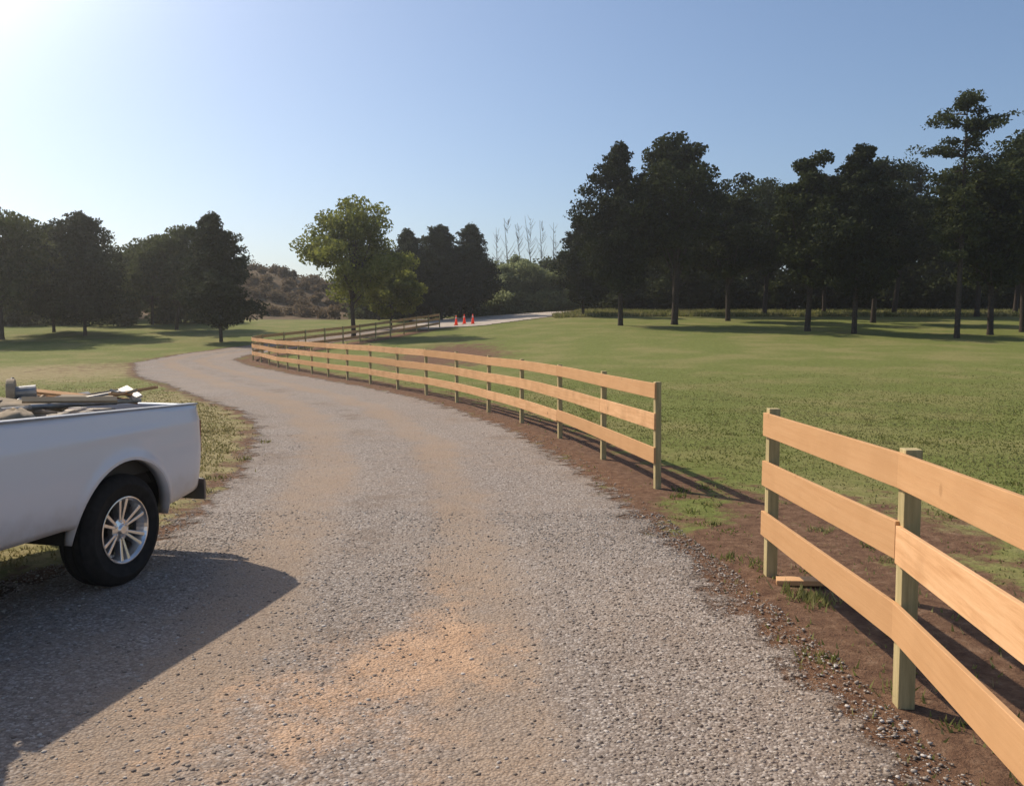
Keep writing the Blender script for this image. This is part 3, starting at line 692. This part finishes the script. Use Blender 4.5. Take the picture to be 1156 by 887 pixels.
def quad(name,pts,mat): 
    m=MB(); m.add(pts,[(0,1,2,3)]); o=m.obj(name,mat,truck); q=o.modifiers.new('S','SOLIDIFY'); q.thickness=.012; q.offset=0; C0.append(o); return o
for s in (1,-1):
    f=lambda x,t:(x,s*(.90-.16*t+.002),1.32+.54*t)
    quad('side_window',[f(2.3,.12),f(3.15,.12),f(3.15,.86),f(2.42,.86)],M_glass)
    quad('side_window',[f(3.25,.12),f(4.22,.12),f(3.82,.86),f(3.25,.86)],M_glass)
    m=MB(); m.box(3.95,4.12,min(s*1.0,s*1.2),max(s*1.0,s*1.2),1.33,1.56); C0.append(m.obj('side_mirror',M_blackp,truck,.03,True))
    for hx in (2.45,3.4):
        m=MB(); m.box(hx,hx+.18,min(s*.99,s*1.03),max(s*.99,s*1.03),1.14,1.175)
        C0.append(m.obj('door_handle',M_chrome,truck,.008))
    m=MB(); m.box(5.6,5.74,min(s*.55,s*.82),max(s*.55,s*.82),.92,1.13); C0.append(m.obj('headlight',M_lens,truck,.02,True))
quad('windshield',[(4.44,-.80,1.40),(4.44,.80,1.40),(3.93,.70,1.82),(3.93,-.70,1.82)],M_glass)
quad('rear_window',[(2.08,-.7,1.42),(2.08,.7,1.42),(2.215,.62,1.79),(2.215,-.62,1.79)],M_glass)
m=MB(); m.box(5.68,5.75,-.54,.54,.82,1.14); C0.append(m.obj('grille',M_chrome,truck,.01))
m=MB(); m.box(5.66,5.9,-.97,.97,.45,.72); C0.append(m.obj('front_bumper',M_chrome,truck,.04,True))
for o in C0: o.location.x+=DX
m=MB(); E=5.5+DX; m.box(.0,E,-.5,-.4,.45,.62); m.box(0,E,.4,.5,.45,.62); m.box(.1,BL-.02,-.84,.84,.68,.77); m.box(2.1+DX,5.6+DX,-.85,.85,.42,.6); m.box(XA-.05,XA+.05,-.8,.8,.36,.46); m.box(XF+DX-.05,XF+DX+.05,-.8,.8,.36,.46)
for xc in (XA,XF+DX):
    for s in (1,-1):
        V=[];n=20
        for i in range(n+1):
            a=math.pi*i/n
            V+=[(xc+.53*math.cos(a),s*.9,.42+.53*math.sin(a)),(xc+.53*math.cos(a),s*.55,.42+.53*math.sin(a))]
        m.add(V,[(2*i,2*i+1,2*i+3,2*i+2) for i in range(n)]); 
        m.add([(xc-.53,s*.55,.42),(xc+.53,s*.55,.42),(xc+.53,s*.55,.95),(xc-.53,s*.55,.95)],[(0,1,2,3)])
m.obj('chassis',M_under,truck)
def wheel(x,s):
    e=empty('wheel',(x,s*.84,.41),parent=truck)
    if s<0: e.rotation_euler=(0,0,math.pi)
    w=.125
    m=MB(); pr=[(.235,-w*.8),(.26,-w),(.33,-w*1.08),(.375,-w*1.0),(.402,-w*.82),(.41,-w*.6),(.41,-.075),(.403,-.072),(.403,-.058),(.411,-.055),(.411,-.01),(.404,-.008),(.404,.008),(.411,.01),(.411,.055),(.403,.058),(.403,.072),(.41,.075),(.41,w*.6),(.402,w*.82),(.375,w*1.0),(.35,w*1.05),(.345,w*1.09),(.33,w*1.09),(.325,w*1.05),(.26,w),(.235,w*.8)]
    m.lathe(pr,64,closed=True)
    m.obj('tyre',M_rubber,e,smooth=True)
    m=MB(); m.lathe([(.236,-w*.8),(.236,w*.9),(.25,w*1.0),(.238,w*1.02),(.222,w*.85),(.205,w*.4),(.2,-w*.5)],48)
    m.lathe([(.001,w*.85),(.032,w*.85),(.045,w*.72),(.085,w*.62),(.09,w*.3)],28)
    for i in range(6):
        for da in (-.16,.16):
            a=2*math.pi*i/6+da; Mx=Matrix.Rotation(a,4,'Y')
            m.add([(-.013,w*.3,.06),(.013,w*.3,.06),(.020,w*.45,.225),(-.020,w*.45,.225),(-.010,w*.68,.06),(.010,w*.68,.06),(.014,w*.92,.228),(-.014,w*.92,.228)],[(0,3,2,1),(4,5,6,7),(0,1,5,4),(1,2,6,5),(2,3,7,6),(3,0,4,7)],Mx)
        a=2*math.pi*(i+.5)/6
        m.lathe([(.001,w*.74),(.010,w*.74),(.011,w*.6)],8,'y',Matrix.Translation((.06*math.cos(a),0,.06*math.sin(a))))
    m.obj('rim',M_chrome,e,.003)
    m=MB(); m.lathe([(.001,-.01),(.17,-.01),(.17,.01),(.001,.01)],32); m.box(-.05,.05,0.01,.045,.08,.17); m.obj('brake_disc',M_under,e)
for x in (XA,XF+DX):
    for s in (1,-1): wheel(x,s)
# ---- cargo in bed
def place(o,x,y,z,rz=0,rx=0,ry=0): o.matrix_world=TM@Matrix.Translation((x,y,z))@Matrix.Rotation(rz,4,'Z')@Matrix.Rotation(ry,4,'Y')@Matrix.Rotation(rx,4,'X')
M_tool=simple('grey_steel',(.3,.29,.28),.45,.5,.6,var=.3); M_pale=simple('weathered_aluminium',(.52,.46,.39),.55,.5,.2,var=.25); M_yel=simple('tan_canvas',(.38,.29,.19),.9,var=.35)
bx=empty('tool_chest',(0,0,0),'black tool chest sitting in the truck bed','tool box'); m=MB(); m.box(-.3,.3,-.6,.6,0,.36); m.obj('chest_body',M_blackp,bx,.015); m=MB(); m.box(-.31,.31,-.61,.61,.363,.41); m.obj('lid',M_blackp,bx,.02); m=MB(); m.tube([(-.33,-.1,.34),(-.36,-.1,.34),(-.36,.1,.34),(-.33,.1,.34)],.01,6); m.obj('handle',M_tool,bx)
place(bx,1.62,0,.825)
bx=empty('storage_crate',(0,0,0),'grey plastic crate sitting in the truck bed','crate'); m=MB(); m.box(-.3,.3,-.45,.45,0,.38); m.obj('crate_body',simple('grey_crate',(.2,.2,.21),.6),bx,.015); m=MB(); m.box(-.315,.315,-.465,.465,.384,.41); m.obj('lid',M_pale,bx,.01)
place(bx,.66,-.1,.825)
rc=np.random.default_rng(11)
for k in range(8):
    L=rc.uniform(.7,1.3); m=MB(); m.tube([(-L/2,0,0),(L/2,0,0)],rc.choice([.010,.014,.018]),12); o=m.obj('metal_pipe',[M_pale,M_tool][k%2],None); tag(o,'metal pipe laid across gear in the truck bed','pipe','pipes in the truck bed'); place(o,.95+rc.normal(0,.12),-.05+k*.085,1.262+.009*k,rc.uniform(-.9,.9),0,rc.uniform(-.06,.06))
for k in range(22):
    L=rc.uniform(.2,.75); wd=rc.choice([.015,.025,.04]); m=MB(); m.box(-L/2,L/2,-wd,wd,-.01,.01); o=m.obj('lumber_scrap',[M_lumber,M_board,M_lumber,M_pale][k%4],None,.002); tag(o,'loose tan board lying in the jumbled truck bed','wood','loose boards in the truck bed'); place(o,.75+rc.uniform(-.4,.55),-.5+k*.055,1.27+.005*k,rc.uniform(-1.5,1.5),rc.uniform(-.9,.9),rc.uniform(-.18,.18))
ws=empty('work_stand',(0,0,0),'folded tubular metal work stand lying on top of the gear','work stand')
for (dy) in (-.2,.2):
    m=MB(); m.tube([(-.4,dy,0),(.25,dy,.02),(.36,dy,.04)],.012,8); m.obj('leg',M_pale,ws)
for (dx) in (-.32,.2):
    m=MB(); m.tube([(dx,-.22,.022),(dx,.22,.022)],.011,8); m.obj('crossbar',M_pale,ws)
place(ws,.6,.42,1.33,rad(24),rad(10),rad(-3))
sw=empty('chop_saw',(0,0,0),'small metal chop saw with raised arm in the truck bed','saw')
m=MB(); m.box(-.2,.2,-.16,.16,0,.05); m.box(-.2,.2,.05,.08,.05,.1); m.obj('saw_base',M_tool,sw,.008)
m=MB(); m.lathe([(.001,-.03),(.11,-.03),(.11,.03),(.001,.03)],24,'y',Matrix.Translation((0,0,.13))); m.obj('blade_guard',M_yel,sw,.006)
m=MB(); m.tube([(.02,.03,.13),(.02,.17,.14)],.05,14); m.obj('motor',M_tool,sw)
m=MB(); m.tube([(-.05,0,.18),(-.14,0,.23),(-.24,0,.2)],.016,8); m.obj('handle',M_blackp,sw)
place(sw,.9,-.12,1.26,rad(40))
for (x,y,sc) in [(1.3,.2,.8),(.5,-.35,.7),(1.55,.55,.65)]:
    m=MB(); rr2=rc.uniform(.13,.17,6)
    m.lathe([(.001,0),(rr2[0],0),(rr2[1]*1.2,.06),(rr2[2],.13),(.08,.17),(.001,.175)],14,'z')
    m.V=[tuple(np.array(v)*(1+rc.normal(0,.08))) for v in m.V]
    o=m.obj('canvas_bag',M_yel,None,smooth=True); tag(o,'crumpled canvas tool bag lying on the truck bed gear','bag','tool bags in the truck bed'); place(o,x,y,1.25,rc.uniform(0,3)); o.scale=(sc*1.3,sc,sc*.8)
m=MB()
pts=[((.2-.004*(k//24))*math.cos(2*math.pi*k/24),(.2-.004*(k//24))*math.sin(2*math.pi*k/24),.02+.018*k/24) for k in range(96)]
m.tube(pts,.014,7); o=m.obj('coiled_hose',M_blackp,None,smooth=True); tag(o,'coil of black hose on the tool chest','hose'); place(o,1.62,-.2,1.24)
print('built')
